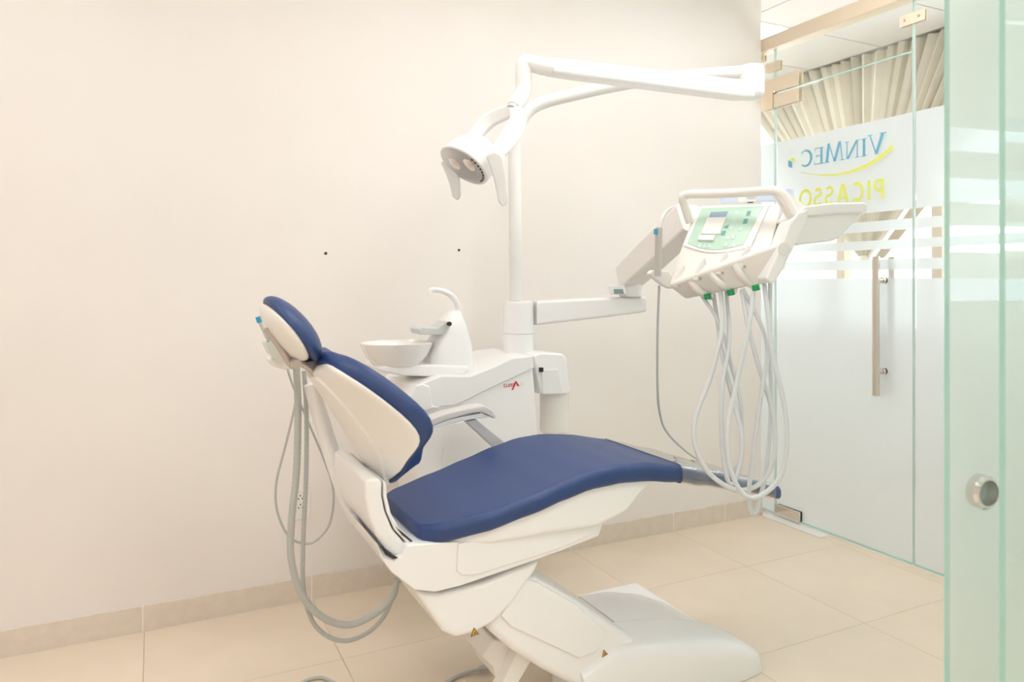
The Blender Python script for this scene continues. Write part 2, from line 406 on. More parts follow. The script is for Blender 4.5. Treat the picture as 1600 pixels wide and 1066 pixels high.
def drape(yc, zg, xw, halftop, label, npl=26):
    dr = empty('drape', (xw, yc, zg), label, 'curtain', 'gathered corridor drapes')
    rows, cols = 14, npl*4; vs = []; fs = []
    for r in range(rows+1):
        t = r/rows; hw = .03+(halftop-.03)*t; z = zg+(ZC-.01-zg)*t
        for c in range(cols+1):
            s = c/cols*2-1
            amp = .012+.05*t*(.6+.4*math.sin(c*.37))
            vs.append((xw-.05+amp*math.sin(c*math.pi/2+.5*math.sin(c*.21)), yc+s*hw, z))
    for r in range(rows):
        for c in range(cols):
            a = r*(cols+1)+c; fs.append((a, a+1, a+cols+2, a+cols+1))
    me = bpy.data.meshes.new('drape_cloth'); me.from_pydata(vs, [], fs); me.update()
    o = link('cloth', me, CURT, dr, smooth=False)
    so = o.modifiers.new('s', 'SOLIDIFY'); so.thickness = .004
    vl = [(xw+.012, yc-.02, zg), (xw+.012, yc-.10, zg), (xw+.012, yc-1.38, ZC-.01), (xw+.012, yc-1.20, ZC-.01)]
    prism('flank_band', [Vector(p) for p in vl], (.006, 0, 0), POST, dr, 0)  # flat darker band slanting along one flank of the drape
    cyl('tie', (xw-.05, yc, zg-.012), (0, 0, 1), .035, .03, CURT, dr)
    return dr
drape(3.455, 1.43, XW-.02, 1.19, 'beige pleated fan-shaped drape gathered to a point behind the glass door')
drape(.70, 1.43, XW-.02, 1.19, 'beige pleated fan-shaped drape farther along the corridor windows')

# ---- near glass door (half open) and the pane it slides behind
DDIR = (RIGHT*.956+FWD*.294).normalized(); DN = Vector((-DDIR.y, DDIR.x, 0))
def near_pane(name, p0, length, thick, label, zo=-.05):
    p0 = Vector((p0.x, p0.y, 0)); a = p0; b = p0+DDIR*length; off = DN*thick
    pr = prism(name, [a+UP*.012, b+UP*.012, b+UP*2.35, a+UP*2.35], off, GLASSN, None, 0); tag(pr, label, kind='structure')
    e0 = a-DDIR*.0012
    prism('glass_edge', [e0+UP*.012, e0+UP*2.35, e0+UP*2.35+off, e0+UP*.012+off], DDIR*.0011, EDGE, pr, 0)
    for z0, z1 in FB:
        z0 = max(.012, z0+zo); z1 = z1+zo if z1 < 2 else 2.35
        q = [a+DDIR*.003+off*1.15, b+off*1.15]
        polys('frosted_film', [[q[0]+UP*z0, q[1]+UP*z0, q[1]+UP*z1, q[0]+UP*z1]], FILMN, pr)
    return pr
pA = PD(1484, 440, 1.28); d2 = near_pane('door_2', pA, .95, .010, 'frosted glass sliding door with round steel finger pull')
pB = PD(1571, 440, 1.20); near_pane('window_4', pB, 1.3, .010, 'fixed frosted glass pane overlapping the sliding door')
t = DDIR.dot(PD(1537, 770, 1.30)-Vector((pA.x, pA.y, 0)))
pc = Vector((pA.x, pA.y, 0))+DDIR*(PD(1537, 770, 1.305)-pA).dot(DDIR); pc.z = H-330/F*1.30
def ring_on(nm, prof, m, par):
    ax = -DN; x = DDIR; rg = []
    for r, h in prof: rg.append([pc+ax*h+x*r*math.cos(a)+UP*r*math.sin(a) for a in [2*math.pi*j/40 for j in range(40)]])
    return loft(nm, rg, m, par, cap=False)
fp = ring_on('finger_pull', [(.026, -.012), (.031, -.012), (.031, 0), (.031, .004), (.026, .009), (.0225, .009), (.0215, .006), (.0215, -.016), (.005, -.016)], STEEL, d2)

# ---- wall outlet
q = PY(470, 787, YB)
o = empty('wall_outlet', (q.x, YB, q.z), 'white double wall socket low on the back wall behind the hoses', 'outlet')
box('plate', q.x-.036, q.x+.036, YB-.009, YB+.001, q.z-.06, q.z+.06, WHITE2, o, bevel=.003)
for u, v in ((469.2, 774.7), (466.3, 779.8), (472.4, 779.2), (469.5, 788.6), (466.5, 793.8), (472.3, 793.2)):
    h = PY(u, v, YB-.009); cyl('socket_hole', (h.x, YB-.0085, h.z), (0, -1, 0), .0028, .0015, BLACK, o, sides=10)

# ================================================================== DENTAL CHAIR
YC = 1.945
ch = empty('dental_chair', (1.3, YC, 0), 'reclining dental chair with blue upholstery and white lift base', 'dental chair')
def lerp(tab, x):
    if x <= tab[0][0]: return tab[0][1]
    for (a, p), (b, q) in zip(tab, tab[1:]):
        if x <= b:
            t = (x-a)/(b-a); t = t*t*(3-2*t)*.35+t*.65; return p+(q-p)*t
    return tab[-1][1]
ZT = [(.60, .640), (.66, .648), (.78, .670), (.90, .700), (1.0, .728), (1.09, .748), (1.18, .753), (1.28, .745), (1.40, .722), (1.55, .682), (1.75, .622), (1.93, .568)]
HW = [(.612, .160), (.63, .185), (.69, .208), (.78, .230), (.95, .245), (1.15, .247), (1.35, .225), (1.6, .178), (1.80, .142), (1.93, .125)]
TH = [(.58, .05), (.8, .052), (1.3, .056), (1.6, .050), (1.93, .045)]
def seat_ring(x, grow=0, shrink=1.0):
    zt, hw, th = lerp(ZT, x), lerp(HW, x)*shrink+grow, lerp(TH, x)*shrink
    cz = zt-lerp(TH, x)/2
    return [Vector((x, YC+a, cz+b)) for a, b in rrect(hw, th/2+grow, min(.02, th*.42), 4)]
xs = [.618+i*(1.915-.618)/46 for i in range(47)]
rings = [[Vector((.610, p.y, p.z)) for p in seat_ring(.618, 0, .6)], [Vector((.6125, p.y, p.z)) for p in seat_ring(.618, 0, .86)]]
rings += [seat_ring(x) for x in xs]
rings += [[Vector((1.920, p.y, p.z)) for p in seat_ring(1.915, 0, .9)], [Vector((1.923, p.y, p.z)) for p in seat_ring(1.915, 0, .7)]]
loft('seat_cushion', rings, BLUE, ch, angle=80)
xs2 = [1.42+i*(1.885-1.42)/16 for i in range(17)]
o = loft('foot_sleeve', [seat_ring(x, .003+.0012*math.sin(x*60)) for x in xs2], PLAST, ch, cap=False, angle=80)
tag(o, 'clear plastic sleeve over the foot end')
# white pan under the cushion
def under(x, drop, inset): return lerp(ZT, x)-lerp(TH, x)+drop
yn, yf = YC-.205, YC+.205
pan = []
for x in [.65+i*.0515 for i in range(14)]:
    zt = lerp(ZT, x)-lerp(TH, x)+.012
    zb = zt-lerp([(.60, .03), (.72, .04), (.9, .075), (1.1, .125), (1.2, .11), (1.32, .012)], x)
    hw = lerp(HW, x)-.022
    pan.append([Vector((x, YC+a, (zt+zb)/2+b)) for a, b in rrect(hw, (zt-zb)/2, min(.016, (zt-zb)*.45), 4)])
loft('seat_pan', pan, WHITE, ch, angle=50)
body_px = [(590, 850), (599, 868), (616, 876), (628, 869), (636, 853), (648, 851), (740, 846), (850, 806), (925, 778), (948, 800), (936, 838), (880, 860), (845, 873), (790, 892), (720, 916), (680, 926), (648, 922), (612, 895), (594, 870)]
prismY('seat_body', body_px, YC-.195, YC+.195, WHITE, ch, .018, seg=4)
cap_px = [(716, 850), (740, 846), (845, 815), (925, 786), (934, 832), (880, 856), (845, 868), (745, 899), (722, 900), (714, 893)]
prismY('side_panel', cap_px, YC-.2005, YC-.18, WHITE, ch, .004)
arm_px = [(650, 926), (690, 929), (755, 912), (845, 876), (838, 892), (800, 945), (770, 975), (742, 990), (712, 998), (692, 988)]
prismY('lift_housing', arm_px, YC-.175, YC+.175, WHITE, ch, .02, seg=4)
link_px = [(762, 985), (800, 905), (842, 906), (900, 938), (992, 998), (1010, 1040), (1000, 1085), (900, 1075), (850, 1050), (800, 1018)]
prismY('lift_arm', link_px, YC-.155, YC+.155, WHITE, ch, .022, seg=4)
cover_px = [(783, 964), (815, 905), (842, 912), (900, 945), (950, 990), (932, 1020), (906, 1030), (800, 981)]
prismY('arm_cover', cover_px, YC-.163, YC-.14, WHITE, ch, .006)
# base: dome cover and floor plate
def hump(name, x0, x1, y0, y1, tops, ws, e1=.42, e2=.45):
    rg = []; n = 25; yc, hw0 = (y0+y1)/2, (y1-y0)/2
    for i in range(n):
        f = i/(n-1); x = x0+(x1-x0)*f; top = lerp(tops, x); hw = hw0*lerp(ws, f)
        rg.append([Vector((x, yc+hw*math.copysign(abs(math.cos(a))**e2, math.cos(a)), .002+top*abs(math.sin(a))**e1)) for a in [math.pi*k/20 for k in range(21)]])
    return loft(name, rg, WHITE, ch, angle=60)
hump('base_cover', 1.10, 1.79, 1.75, 1.965, [(1.10, .15), (1.22, .20), (1.35, .190), (1.48, .170), (1.60, .140), (1.70, .105), (1.76, .072), (1.79, .02)], [(0, .92), (.3, 1), (.85, 1), (.95, .92), (1, .75)], .38, .4)
hump('base_hood', 1.36, 1.775, 1.90, 2.25, [(1.36, .15), (1.48, .145), (1.6, .115), (1.70, .075), (1.775, .03)], [(0, 1), (.6, .98), (1, .75)], .2, .25)
prism('base_plate', [PY(u, v, 0) if 0 else Vector(p) for u, v, p in ((0, 0, (1.40, 2.44, .002)), (0, 0, (1.765, 2.44, .002)), (0, 0, (1.765, 1.92, .002)), (0, 0, (1.40, 1.92, .002)))], (0, 0, .045), WHITE, ch, .012)
# foot bracket under the arm
prismY('floor_bracket', [(753, 1027), (770, 1000), (800, 1005), (815, 1015), (790, 1064), (775, 1060), (770, 1042)], YC-.06, YC+.08, CREAMW, ch, .004)
prismY('floor_strut', [(812, 1010), (838, 1020), (800, 1085), (778, 1085)], YC-.10, YC-.05, CREAMW, ch, .004)
# pivot between seat and backrest
piv = [(571, 750), (586, 747), (598, 751), (597, 775), (602, 800), (614, 828), (633, 850), (630, 862), (620, 871), (602, 858), (588, 838), (576, 806), (571, 778)]
prismY('back_pivot', piv, YC-.175, YC+.175, WHITE, ch, .014, seg=4)
prismY('pivot_band', [(599, 751), (604, 755), (605, 778), (611, 803), (624, 826), (645, 846), (636, 849), (616, 828), (604, 800), (599, 775)], YC-.172, YC+.172, WHITE, ch, .003)
prismY('pivot_slot', [(594, 851), (603, 860), (614, 868), (622, 872), (614, 874), (602, 867)], YC-.197, YC-.19, DARK, ch, 0)
prismY('pivot_slot', [(618, 823), (630, 833), (645, 846), (642, 847), (628, 836)], YC-.174, YC-.17, DARK, ch, 0)

# backrest: curved shell and cushion
rim = [((503, 571), .10), ((512, 573), .135), ((536, 588), .185), ((572, 610), .222), ((608, 637), .245), ((641, 664), .255), ((655, 685), .248), ((653, 700), .232), ((638, 716), .205), ((627, 731), .18), ((619, 748), .155)]
spn = [(482, 580), (486, 588), (498, 605), (512, 625), (528, 650), (545, 678), (558, 700), (566, 713), (575, 728), (584, 742), (594, 757)]
fwdn = Vector((.84, 0, .54)).normalized()
NT = 20
def back_pt(i, t, grow=0, off=0):
    (u, v), hw = rim[i]; R = PY(u, v, YC-hw); Sp = PY(*spn[i], YC)
    k = abs(t)**1.7
    p = Vector((Sp.x+(R.x-Sp.x)*k, YC+(hw+grow)*t, Sp.z+(R.z-Sp.z)*k))
    return p+fwdn*off
sh = []
for i in range(len(rim)):
    back = [back_pt(i, -1+2*k/NT) for k in range(NT+1)]
    front = [back_pt(i, 1-2*k/NT)*1 + fwdn*.012 for k in range(NT+1)]
    sh.append(back+front)
loft('back_shell', sh, BACKSH, ch, angle=50, sub=1)
sp = []
for i in range(1, len(rim)):
    k = .42+.1*i/len(rim)
    sp.append([back_pt(i, -k+2*k*j/8, 0, -.007) for j in range(9)]+[back_pt(i, k-2*k*j/8, 0, .006) for j in range(9)])
loft('spine_cover', sp, BACKSH, ch, bevel=.002, seg=2)
cu = []
OFFS = [.045, .052, .058, .060, .060, .060, .056, .046, .046, .072, .078]
for i in range(len(rim)):
    o_ = OFFS[i]
    back = [back_pt(i, -1+2*k/NT, .006, .014) for k in range(NT+1)]
    front = []
    for k in range(NT+1):
        t = 1-2*k/NT
        e = 1-abs(t)**8*.25
        R = back_pt(i, t, .006, .014)
        front.append(R+fwdn*(o_*e)+Vector((.0, 0, 0)))
    cu.append(back+front)
top = [p+Vector((-.012, 0, .018)) for p in cu[0]]; cen = sum(top, Vector())/len(top)
cu = [[cen+(p-cen)*.7 for p in top]]+cu
botr = [p+Vector((.004, 0, -.012)) for p in cu[-1]]; cen = sum(botr, Vector())/len(botr)
cu.append([cen+(p-cen)*.88 for p in botr])
loft('back_cushion', cu, BLUE, ch, sub=1, angle=60)
# headrest
def lens_loft(name, px, yc, hw, m, parent, n=13, pw=2.2, **k):
    base = [PY(u, v, yc) for u, v in px]; cen = PY(449, 516, yc); rg = []
    for i in range(n):
        s_ = math.sin((i/(n-1)-.5)*math.pi)*.995
        sc = (1-abs(s_)**pw)**(1/pw)*.9+.1 if abs(s_) < 1 else .1
        rg.append([Vector((cen.x+(p.x-cen.x)*sc, yc+s_*hw, cen.z+(p.z-cen.z)*sc)) for p in base])
    return loft(name, rg, m, parent, sub=1, **k)
hb = [(411, 470), (415, 464), (424, 461), (438, 465), (458, 478), (477, 497), (492, 518), (500, 538), (501, 552), (496, 561), (488, 566), (478, 556), (462, 533), (446, 510), (430, 491), (418, 478)]
lens_loft('headrest_cushion', hb, YC, .135, BLUE, ch)
hs = [(410, 473), (418, 477), (430, 490), (446, 509), (462, 532), (477, 555), (480, 561), (470, 565), (458, 561), (443, 546), (428, 528), (415, 510), (407, 493), (406, 480)]
lens_loft('headrest_shell', hs, YC, .132, BACKSH, ch)
tube('headrest_bar', [PY(416, 512, YC), PY(436, 540, YC), PY(452, 566, YC), PY(462, 573, YC)], .010, TAUPE, ch, sides=10)
tube('headrest_bar', [PY(462, 566, YC-.03), PY(478, 572, YC-.03), PY(492, 584, YC-.02)], .009, TAUPE, ch, sides=10)
cyl('headrest_knob', PY(464, 569, YC-.045), (0, 1, 0), .012, .09, TAUPE, ch, sides=16)
prismY('headrest_neck', [(478, 566), (494, 562), (508, 558), (506, 570), (494, 582), (484, 574)], YC-.04, YC+.04, mat('grey_neck', (.16, .15, .17), .5), ch, .004)
# armrest on the far side
ya = YC+.30
arm = [(668, 668), (672, 655), (700, 645), (740, 636), (758, 634), (770, 641), (777, 652), (772, 655), (764, 650), (752, 645), (735, 647), (700, 657), (678, 666)]
prismY('armrest', arm, ya-.025, ya+.035, mat('armrest_grey', (.72, .70, .68), .4), ch, .006)
prismY('armrest_core', [(670, 672), (678, 665), (700, 656), (752, 646), (768, 652), (735, 656), (700, 664)], ya-.02, ya+.03, WHITE, ch, .003)
prismY('armrest_post', [(726, 658), (744, 655), (800, 700), (790, 716)], ya-.01, ya+.02, mat('armrest_post_grey', (.62, .62, .62), .4), ch, .004)
# warning triangles
def warn(u, v, Y, s, tilt=0):
    c = PY(u, v, Y); pts = [(0, .62), (-.55, -.38), (.55, -.38)]
    def tri(k, dy): return [[(c.x+(p[0]*math.cos(tilt)-p[1]*math.sin(tilt))*s*k, Y-dy, c.z+(p[0]*math.sin(tilt)+p[1]*math.cos(tilt))*s*k) for p in pts]]
    o = polys('warning_label', tri(1.0, .0015), BLACK, ch)
    polys('label_field', tri(.72, .0022), YEL, o)
    polys('label_symbol', [[(c.x-.12*s, Y-.003, c.z-.22*s), (c.x+.16*s, Y-.003, c.z-.14*s), (c.x+.14*s, Y-.003, c.z+.14*s), (c.x+.02*s, Y-.003, c.z-.02*s)]], BLACK, o)
warn(741, 988, YC-.175, .022, .12)
warn(944, 1021, 1.748, .020, .25)

# ================================================================== CUSPIDOR UNIT
YU = 2.60
un = empty('cuspidor_unit', (1.1, YU, 0), 'white chair-mounted spittoon unit with bowl and red logo behind the chair', 'dental unit')
yn, yf = 2.44, 2.78
up = [(668, 800), (642, 700), (640, 640), (645, 620), (700, 618), (735, 606), (775, 590), (800, 580), (833, 570), (836, 600), (842, 690), (846, 800)]
prismY('body', up, yn, yf, WHITE, un, .012)
prismY('support_pillar', [(772, 790), (828, 790), (828, 962), (772, 962)], 2.46, 2.62, WHITE, un, .01)
lid = [(640, 655), (636, 625), (648, 603), (662, 598), (690, 588), (735, 588), (775, 572), (800, 560), (832, 556), (835, 575), (800, 592), (775, 603), (735, 623), (712, 634), (688, 636), (686, 640)]
prismY('top_cover', lid, yn-.006, yf, WHITE, un, .010)
nb = [(640, 650), (636, 628), (650, 602), (660, 600), (672, 604), (676, 634), (686, 637)]
prismY('front_cover', nb, yn-.012, yn+.16, WHITE, un, .010)
prismY('side_trough', [(700, 662), (745, 655), (790, 705), (780, 740), (690, 740)], yn-.012, yn+.05, WHITE2, un, .006)
# neck, turret and bowl
tb = PY(690, 598, 2.58)
lathe('neck', (tb.x, tb.y, 0), [(.085, .855), (.085, .945)], WHITE, un, sx=1.1)
plat = [(590, 575), (597, 582), (625, 587), (690, 590), (725, 586), (734, 580), (734, 572), (680, 570), (600, 572)]
prismY('bowl_platform', plat, 2.49, 2.68, WHITE, un, .010)
tur = []
for (uL, uR, v, hw) in ((663, 734, 584, .085), (664, 734, 560, .085), (672, 730, 535, .08), (683, 724, 510, .065), (696, 719, 492, .045), (703, 716, 485, .02)):
    a, b = PY(uL, v, 2.58), PY(uR, v, 2.58); cx, hx = (a.x+b.x)/2, (b.x-a.x)/2
    tur.append([Vector((cx+hx*math.copysign(abs(math.cos(q))**.6, math.cos(q)), 2.58+hw*math.copysign(abs(math.sin(q))**.6, math.sin(q)), a.z)) for q in [2*math.pi*j/28 for j in range(28)]])
loft('turret', tur, WHITE, un, angle=60)
bc = PY(620, 545, 2.55); rb = (PY(675, 545, 2.55).x-PY(564, 545, 2.55).x)/2
lathe('bowl', (bc.x, 2.55, bc.z), [(rb*.45, -.062), (rb*.62, -.058), (rb*.85, -.025), (rb*.98, .012), (rb, .022), (rb*.97, .024), (rb*.90, .008), (rb*.6, -.035), (rb*.15, -.045)], mat('ceramic', (.88, .86, .83), .12, coat=.5), un, sy=.85)
tube('faucet', [PY(718, 500, 2.58), PY(716, 480, 2.58), PY(708, 465, 2.58), PY(695, 456, 2.58), PY(680, 453, 2.58), PY(673, 454, 2.58), PY(672, 461, 2.58)], lambda f: .0125-.004*f, WHITE, un, sides=14)
prismY('cup_tray', [(654, 515), (660, 512), (685, 513), (700, 502), (706, 508), (690, 524), (656, 523)], 2.50, 2.60, GREYP, un, .004)
cyl('cup_sensor', PY(701, 506, 2.495), (0, -1, 0), .008, .012, DARK, un, sides=12)
# column and lower sleeve
cc = PY(810, 520, YU)
lathe('column', (cc.x, YU, 0), [(.060, .93), (.060, 1.062)], WHITE, un, sides=32)
lathe('column_sleeve', (cc.x, YU, 0), [(.058, 1.062), (.062, 1.066), (.062, 1.178), (.056, 1.192), (.03, 1.194)], WHITE, un, sides=32)
# canister holder on the right
hz = [(834, 556), (845, 551), (880, 553), (886, 560), (891, 610), (888, 617), (846, 617), (838, 580)]
prismY('canister_housing', hz, 2.47, 2.62, WHITE, un, .010)
o = prismY('housing_hatch', [(846, 578), (872, 577), (880, 616), (848, 616)], 2.466, 2.48, WHITE2, un, .003)
box('latch', *(lambda p: (p.x-.006, p.x+.006, 2.455, 2.475, p.z-.008, p.z+.008))(PY(846, 578, 2.46)), DARK, un)
bp = PY(866, 640, 2.545)
lathe('water_bottle', (bp.x, 2.545, 0), [(.045, PY(866, 676, 2.545).z), (.056, PY(866, 673, 2.545).z), (.058, PY(866, 668, 2.545).z), (.058, PY(866, 612, 2.545).z)], BOTTLE, un, sides=32)
# red logo
c0 = PY(787, 604, yn); px = abs(PY(788, 604, yn).x-c0.x)
def RL(pts): return [(c0.x+x*px, yn-.0015, c0.z+z*px) for x, z in pts]
lg = []
for i, chh in enumerate('CLEST'):
    g = {'C': [rect(0, 0, 1, 5), ], 'L': [], 'E': [], 'S': [], 'T': []}
    x = i*3.6
    seg = {'C': [(0, 0, 3, .9), (0, 3.4, 3, 4.3), (0, 0, .9, 4.3)], 'L': [(0, 0, .9, 4.3), (0, 0, 3, .9)], 'E': [(0, 0, .9, 4.3), (0, 0, 3, .9), (0, 1.7, 2.6, 2.5), (0, 3.4, 3, 4.3)],
           'S': [(0, 0, 3, .9), (0, 1.7, 3, 2.5), (0, 3.4, 3, 4.3), (0, 1.7, .9, 4.3), (2.1, 0, 3, 2.5)], 'T': [(0, 3.4, 3, 4.3), (1.1, 0, 1.9, 4.3)]}[chh]
    lg += [RL(rect(x+a, b-1, x+c_, d-1)) for a, b, c_, d in seg]
lg += [RL([(12, -6), (14.5, -6), (20, 5), (18, 6.5)]), RL([(18, 6.5), (20, 6), (25, -1), (21.5, -1)])]
o = polys('logo', lg, RED, un)
polys('logo_mark', [RL(rect(27, -1, 28.2, 4)), RL(rect(29.4, -1, 30.6, 4))], mat('pale_print', (.70, .76, .74), .5), un)
prismY('vent', [(752, 576), (766, 573), (768, 575), (754, 578)], 2.50, 2.54, GREYP, un, 0)

# ================================================================== OPERATING LIGHT
lt = empty('operating_light', (cc.x, YU, 1.19), 'white articulated dental operating light on a tall curved post', 'dental lamp')
post = [Vector((cc.x-.012, YU, 1.1955)), Vector((cc.x-.014, YU, 1.5)), PD(804, 240, 2.90), PD(806, 212, 2.90), PD(816, 186, 2.90), PD(840, 164, 2.91), PD(900, 147, 2.92), PD(1000, 127, 2.94), PD(1100, 117, 2.97), PD(1165, 112, 2.98)]
tube('post', post, .0255, CREAMW if 0 else WHITE2, lt, sides=20)
jp = PD(1174, 130, 2.98); jr = .052
lathe('elbow_joint', (jp.x, jp.y, 0), [(.02, jp.z-.068), (jr*.8, jp.z-.062), (jr, jp.z-.04), (jr, jp.z-.003), (jr*.985, jp.z), (jr, jp.z+.003), (jr, jp.z+.05), (jr*.8, jp.z+.07), (.02, jp.z+.074)], WHITE, lt, sides=32, angle=60)
A0, A1 = PD(1165, 143, 2.90), PD(858, 105, 2.46)
ax = (A1-A0).normalized(); sd = ax.cross(UP).normalized(); upv = sd.cross(ax)
rg = []
for t, hw, hh in ((-.02, .030, .030), (.05, .036, .036), (.5, .034, .033), (.93, .031, .029), (1.0, .029, .027)):
    c_ = A0+(A1-A0)*t; rg.append([c_+sd*a+upv*b for a, b in rrect(hw, hh, .012, 4)])
loft('spring_arm', rg, WHITE, lt, angle=50)
E0 = PD(822, 100, 2.44)
tube('arm_elbow', [A1-ax*.02, A1+ax*.03, E0+Vector((0, 0, .004)), PD(818, 112, 2.44), PD(818, 122, 2.44)], lambda f: .030-.003*f, WHITE, lt, sides=18)
tube('drop_tube', [PD(818, 120, 2.44), PD(818, 140, 2.44), PD(814, 152, 2.43), PD(803, 168, 2.41)], .0275, WHITE, lt, sides=18)
tube('swivel', [PD(806, 163, 2.415), PD(800, 172, 2.40)], .022, GREYP, lt, n=1, sides=18)
def ribbon(name, pts, w, t, m, par):
    path = smooth_path(pts, 8); rg = []
    for i, p in enumerate(path):
        tg = (path[min(i+1, len(path)-1)]-path[max(i-1, 0)]).normalized(); s1 = tg.cross(FWD).normalized(); f = i/(len(path)-1)
        ww = w(f) if callable(w) else w
        rg.append([p+s1*a+FWD*b for a, b in rrect(ww, t, min(ww, t)*.9, 4)])
    return loft(name, rg, m, par, angle=60)
LD = 2.30
ribbon('yoke_arm', [PD(805, 168, 2.39), PD(810, 185, 2.30), PD(800, 208, 2.24), PD(785, 230, 2.21), PD(772, 246, 2.20)], lambda f: .020+.010*math.sin(math.pi*f), .010, WHITE, lt)
ribbon('yoke_arm', [PD(803, 172, 2.40), PD(785, 178, 2.42), PD(765, 188, 2.44), PD(748, 205, 2.44), PD(735, 225, 2.42)], lambda f: .022+.004*math.sin(math.pi*f), .012, WHITE, lt)
hc = PD(733, 250, LD); hx = (RIGHT*-.60-FWD*.36+UP*-.72).normalized()
sx = (RIGHT*.8-FWD*.45).normalized(); sx = (sx-hx*sx.dot(hx)).normalized(); sy = hx.cross(sx)
def dome_loft(nm, prof, m, par, ax_=1.0, ay_=1.0, **k):
    rg = [[hc+hx*h+sx*r*ax_*math.cos(a)+sy*r*ay_*math.sin(a) for a in [2*math.pi*j/36 for j in range(36)]] for r, h in prof]
    return loft(nm, rg, m, par, **k)
hd = dome_loft('lamp_head', [(.01, -.085), (.04, -.08), (.07, -.06), (.088, -.025), (.095, .01), (.095, .028), (.088, .030)], WHITE, lt, 1.05, .82)
dome_loft('reflector', [(.0865, .030), (.086, .0285), (.06, .014), (.01, .010)], LENS, hd, 1.05, .82)
for a, b in ((-.042, .0), (.034, .012)):
    c_ = hc+hx*.02+sx*a+sy*b
    loft('lens', [[c_+hx*h+sx*r*math.cos(q)+sy*r*math.sin(q) for q in [2*math.pi*j/20 for j in range(20)]] for r, h in ((.026, 0), (.024, .010), (.012, .016), (.002, .017))], STEEL, hd)
for k in range(9):
    a = math.radians(-50+k*11); c_ = hc+hx*.029+sx*.080*1.05*math.cos(a)+sy*.080*.82*math.sin(a)
    cyl('vent_slot', c_, hx, .0035, .003, DARK, hd, sides=8)
for (u0, v0, u1, v1, d_) in ((771, 240, 786, 322, 2.17), (699, 250, 714, 312, 2.37)):
    a, b = PD(u0, v0, d_), PD(u1, v1, d_)
    rg = []
    for t in [i/24 for i in range(25)]:
        p = a+(b-a)*t; ww = .026*(1-.50*t)*math.sqrt(max(.02, 1-max(0, (t-.86)/.14)**2))*math.sqrt(max(.05, 1-max(0, (.10-t)/.10)**2)); p = p+RIGHT*.006*math.sin(t*math.pi)
        rg.append([p+RIGHT*x+FWD*y for x, y in rrect(ww, .009, min(.008, ww*.9), 4)])
    loft('grip', rg, mat('grip_grey', (.78, .79, .785), .4), lt, angle=60)
cyl('pivot_cap', PD(773, 248, 2.215), -FWD+RIGHT*.3, .024, .035, WHITE, lt, bevel=.003)
cyl('pivot_knob', PD(777, 249, 2.18), -FWD+RIGHT*.3, .010, .006, WHITE2, lt, sides=16)

# ================================================================== DELIVERY UNIT
dl = empty('delivery_unit', (1.7, 1.75, 1.2), 'white dentist delivery head with mint control panel, tray and hanging hoses', 'dental unit')
# support arms
pb = PD(1003, 475, 3.02); pa = Vector((cc.x, YU, PY(826, 489, YU).z)); axd = (pb-pa).normalized(); pa = pa+Vector((axd.x, axd.y, 0)).normalized()*.066
axd = (pb-pa).normalized(); sdd = axd.cross(UP).normalized(); rg = []
for t, hh in ((0, .048), (.5, .042), (.96, .034), (1, .030)):
    c_ = pa+(pb-pa)*t; rg.append([c_+sdd*a+UP*b for a, b in rrect(.045, hh, .012, 4)])
loft('lower_arm', rg, WHITE, dl, angle=50)
kn = PD(985, 452, 2.98); lathe('knuckle', (kn.x, kn.y, 0), [(.045, kn.z-.03), (.05, kn.z), (.05, kn.z+.05), (.04, kn.z+.07), (.01, kn.z+.072)], WHITE, dl, sides=28)
q0, q1 = PD(985, 430, 2.97), PD(1075, 345, 2.62)
axd = (q1-q0).normalized(); sdd = axd.cross(UP).normalized(); u2 = sdd.cross(axd)
loft('upper_arm', [[q0+(q1-q0)*t+sdd*a+u2*b for a, b in rrect(.05, hh, .014, 4)] for t, hh in ((-.05, .05), (.3, .055), (1.05, .055))], CREAMW, dl, angle=50)
o = prism('arm_display', [PD(953, 461, 2.93), PD(953, 447, 2.93), PD(976, 446, 2.93), (PD(979, 460, 2.93))], FWD*.05, WHITE, dl, .003)
prism('display_screen', [PD(960, 459, 2.925), PD(959, 452, 2.925), PD(973, 452, 2.925), PD(975, 459, 2.925)], FWD*.006, mat('display_teal', (.25, .36, .36), .2), o, 0)
# head body: rings from left end to right end
Lr = [(1096, 322, 2.62), (1089, 325, 2.50), (1066, 381, 2.43), (1043, 448, 2.36), (1071, 468, 2.40), (1086, 440, 2.58)]
Rr = [(1226, 318, 2.44), (1207, 320, 2.32), (1190, 384, 2.25), (1221, 380, 2.17), (1206, 441, 2.20), (1228, 420, 2.40)]
rings = []
for i in range(13):
    t = i/12; r = []; EXT = (1.0, 1.12, 1.12, 1, 1, 1)
    for k, (a, b) in enumerate(zip(Lr, Rr)):
        pa_, pb_ = PD(*a), PD(*b); p = pa_+(pb_-pa_)*t*EXT[k]
        if k == 2: p += UP*(-.010*math.sin(math.pi*t))
        r.append(p)
    rings.append(r)
hb_ = loft('head_body', rings, CREAMW, dl, bevel=.009, seg=3)
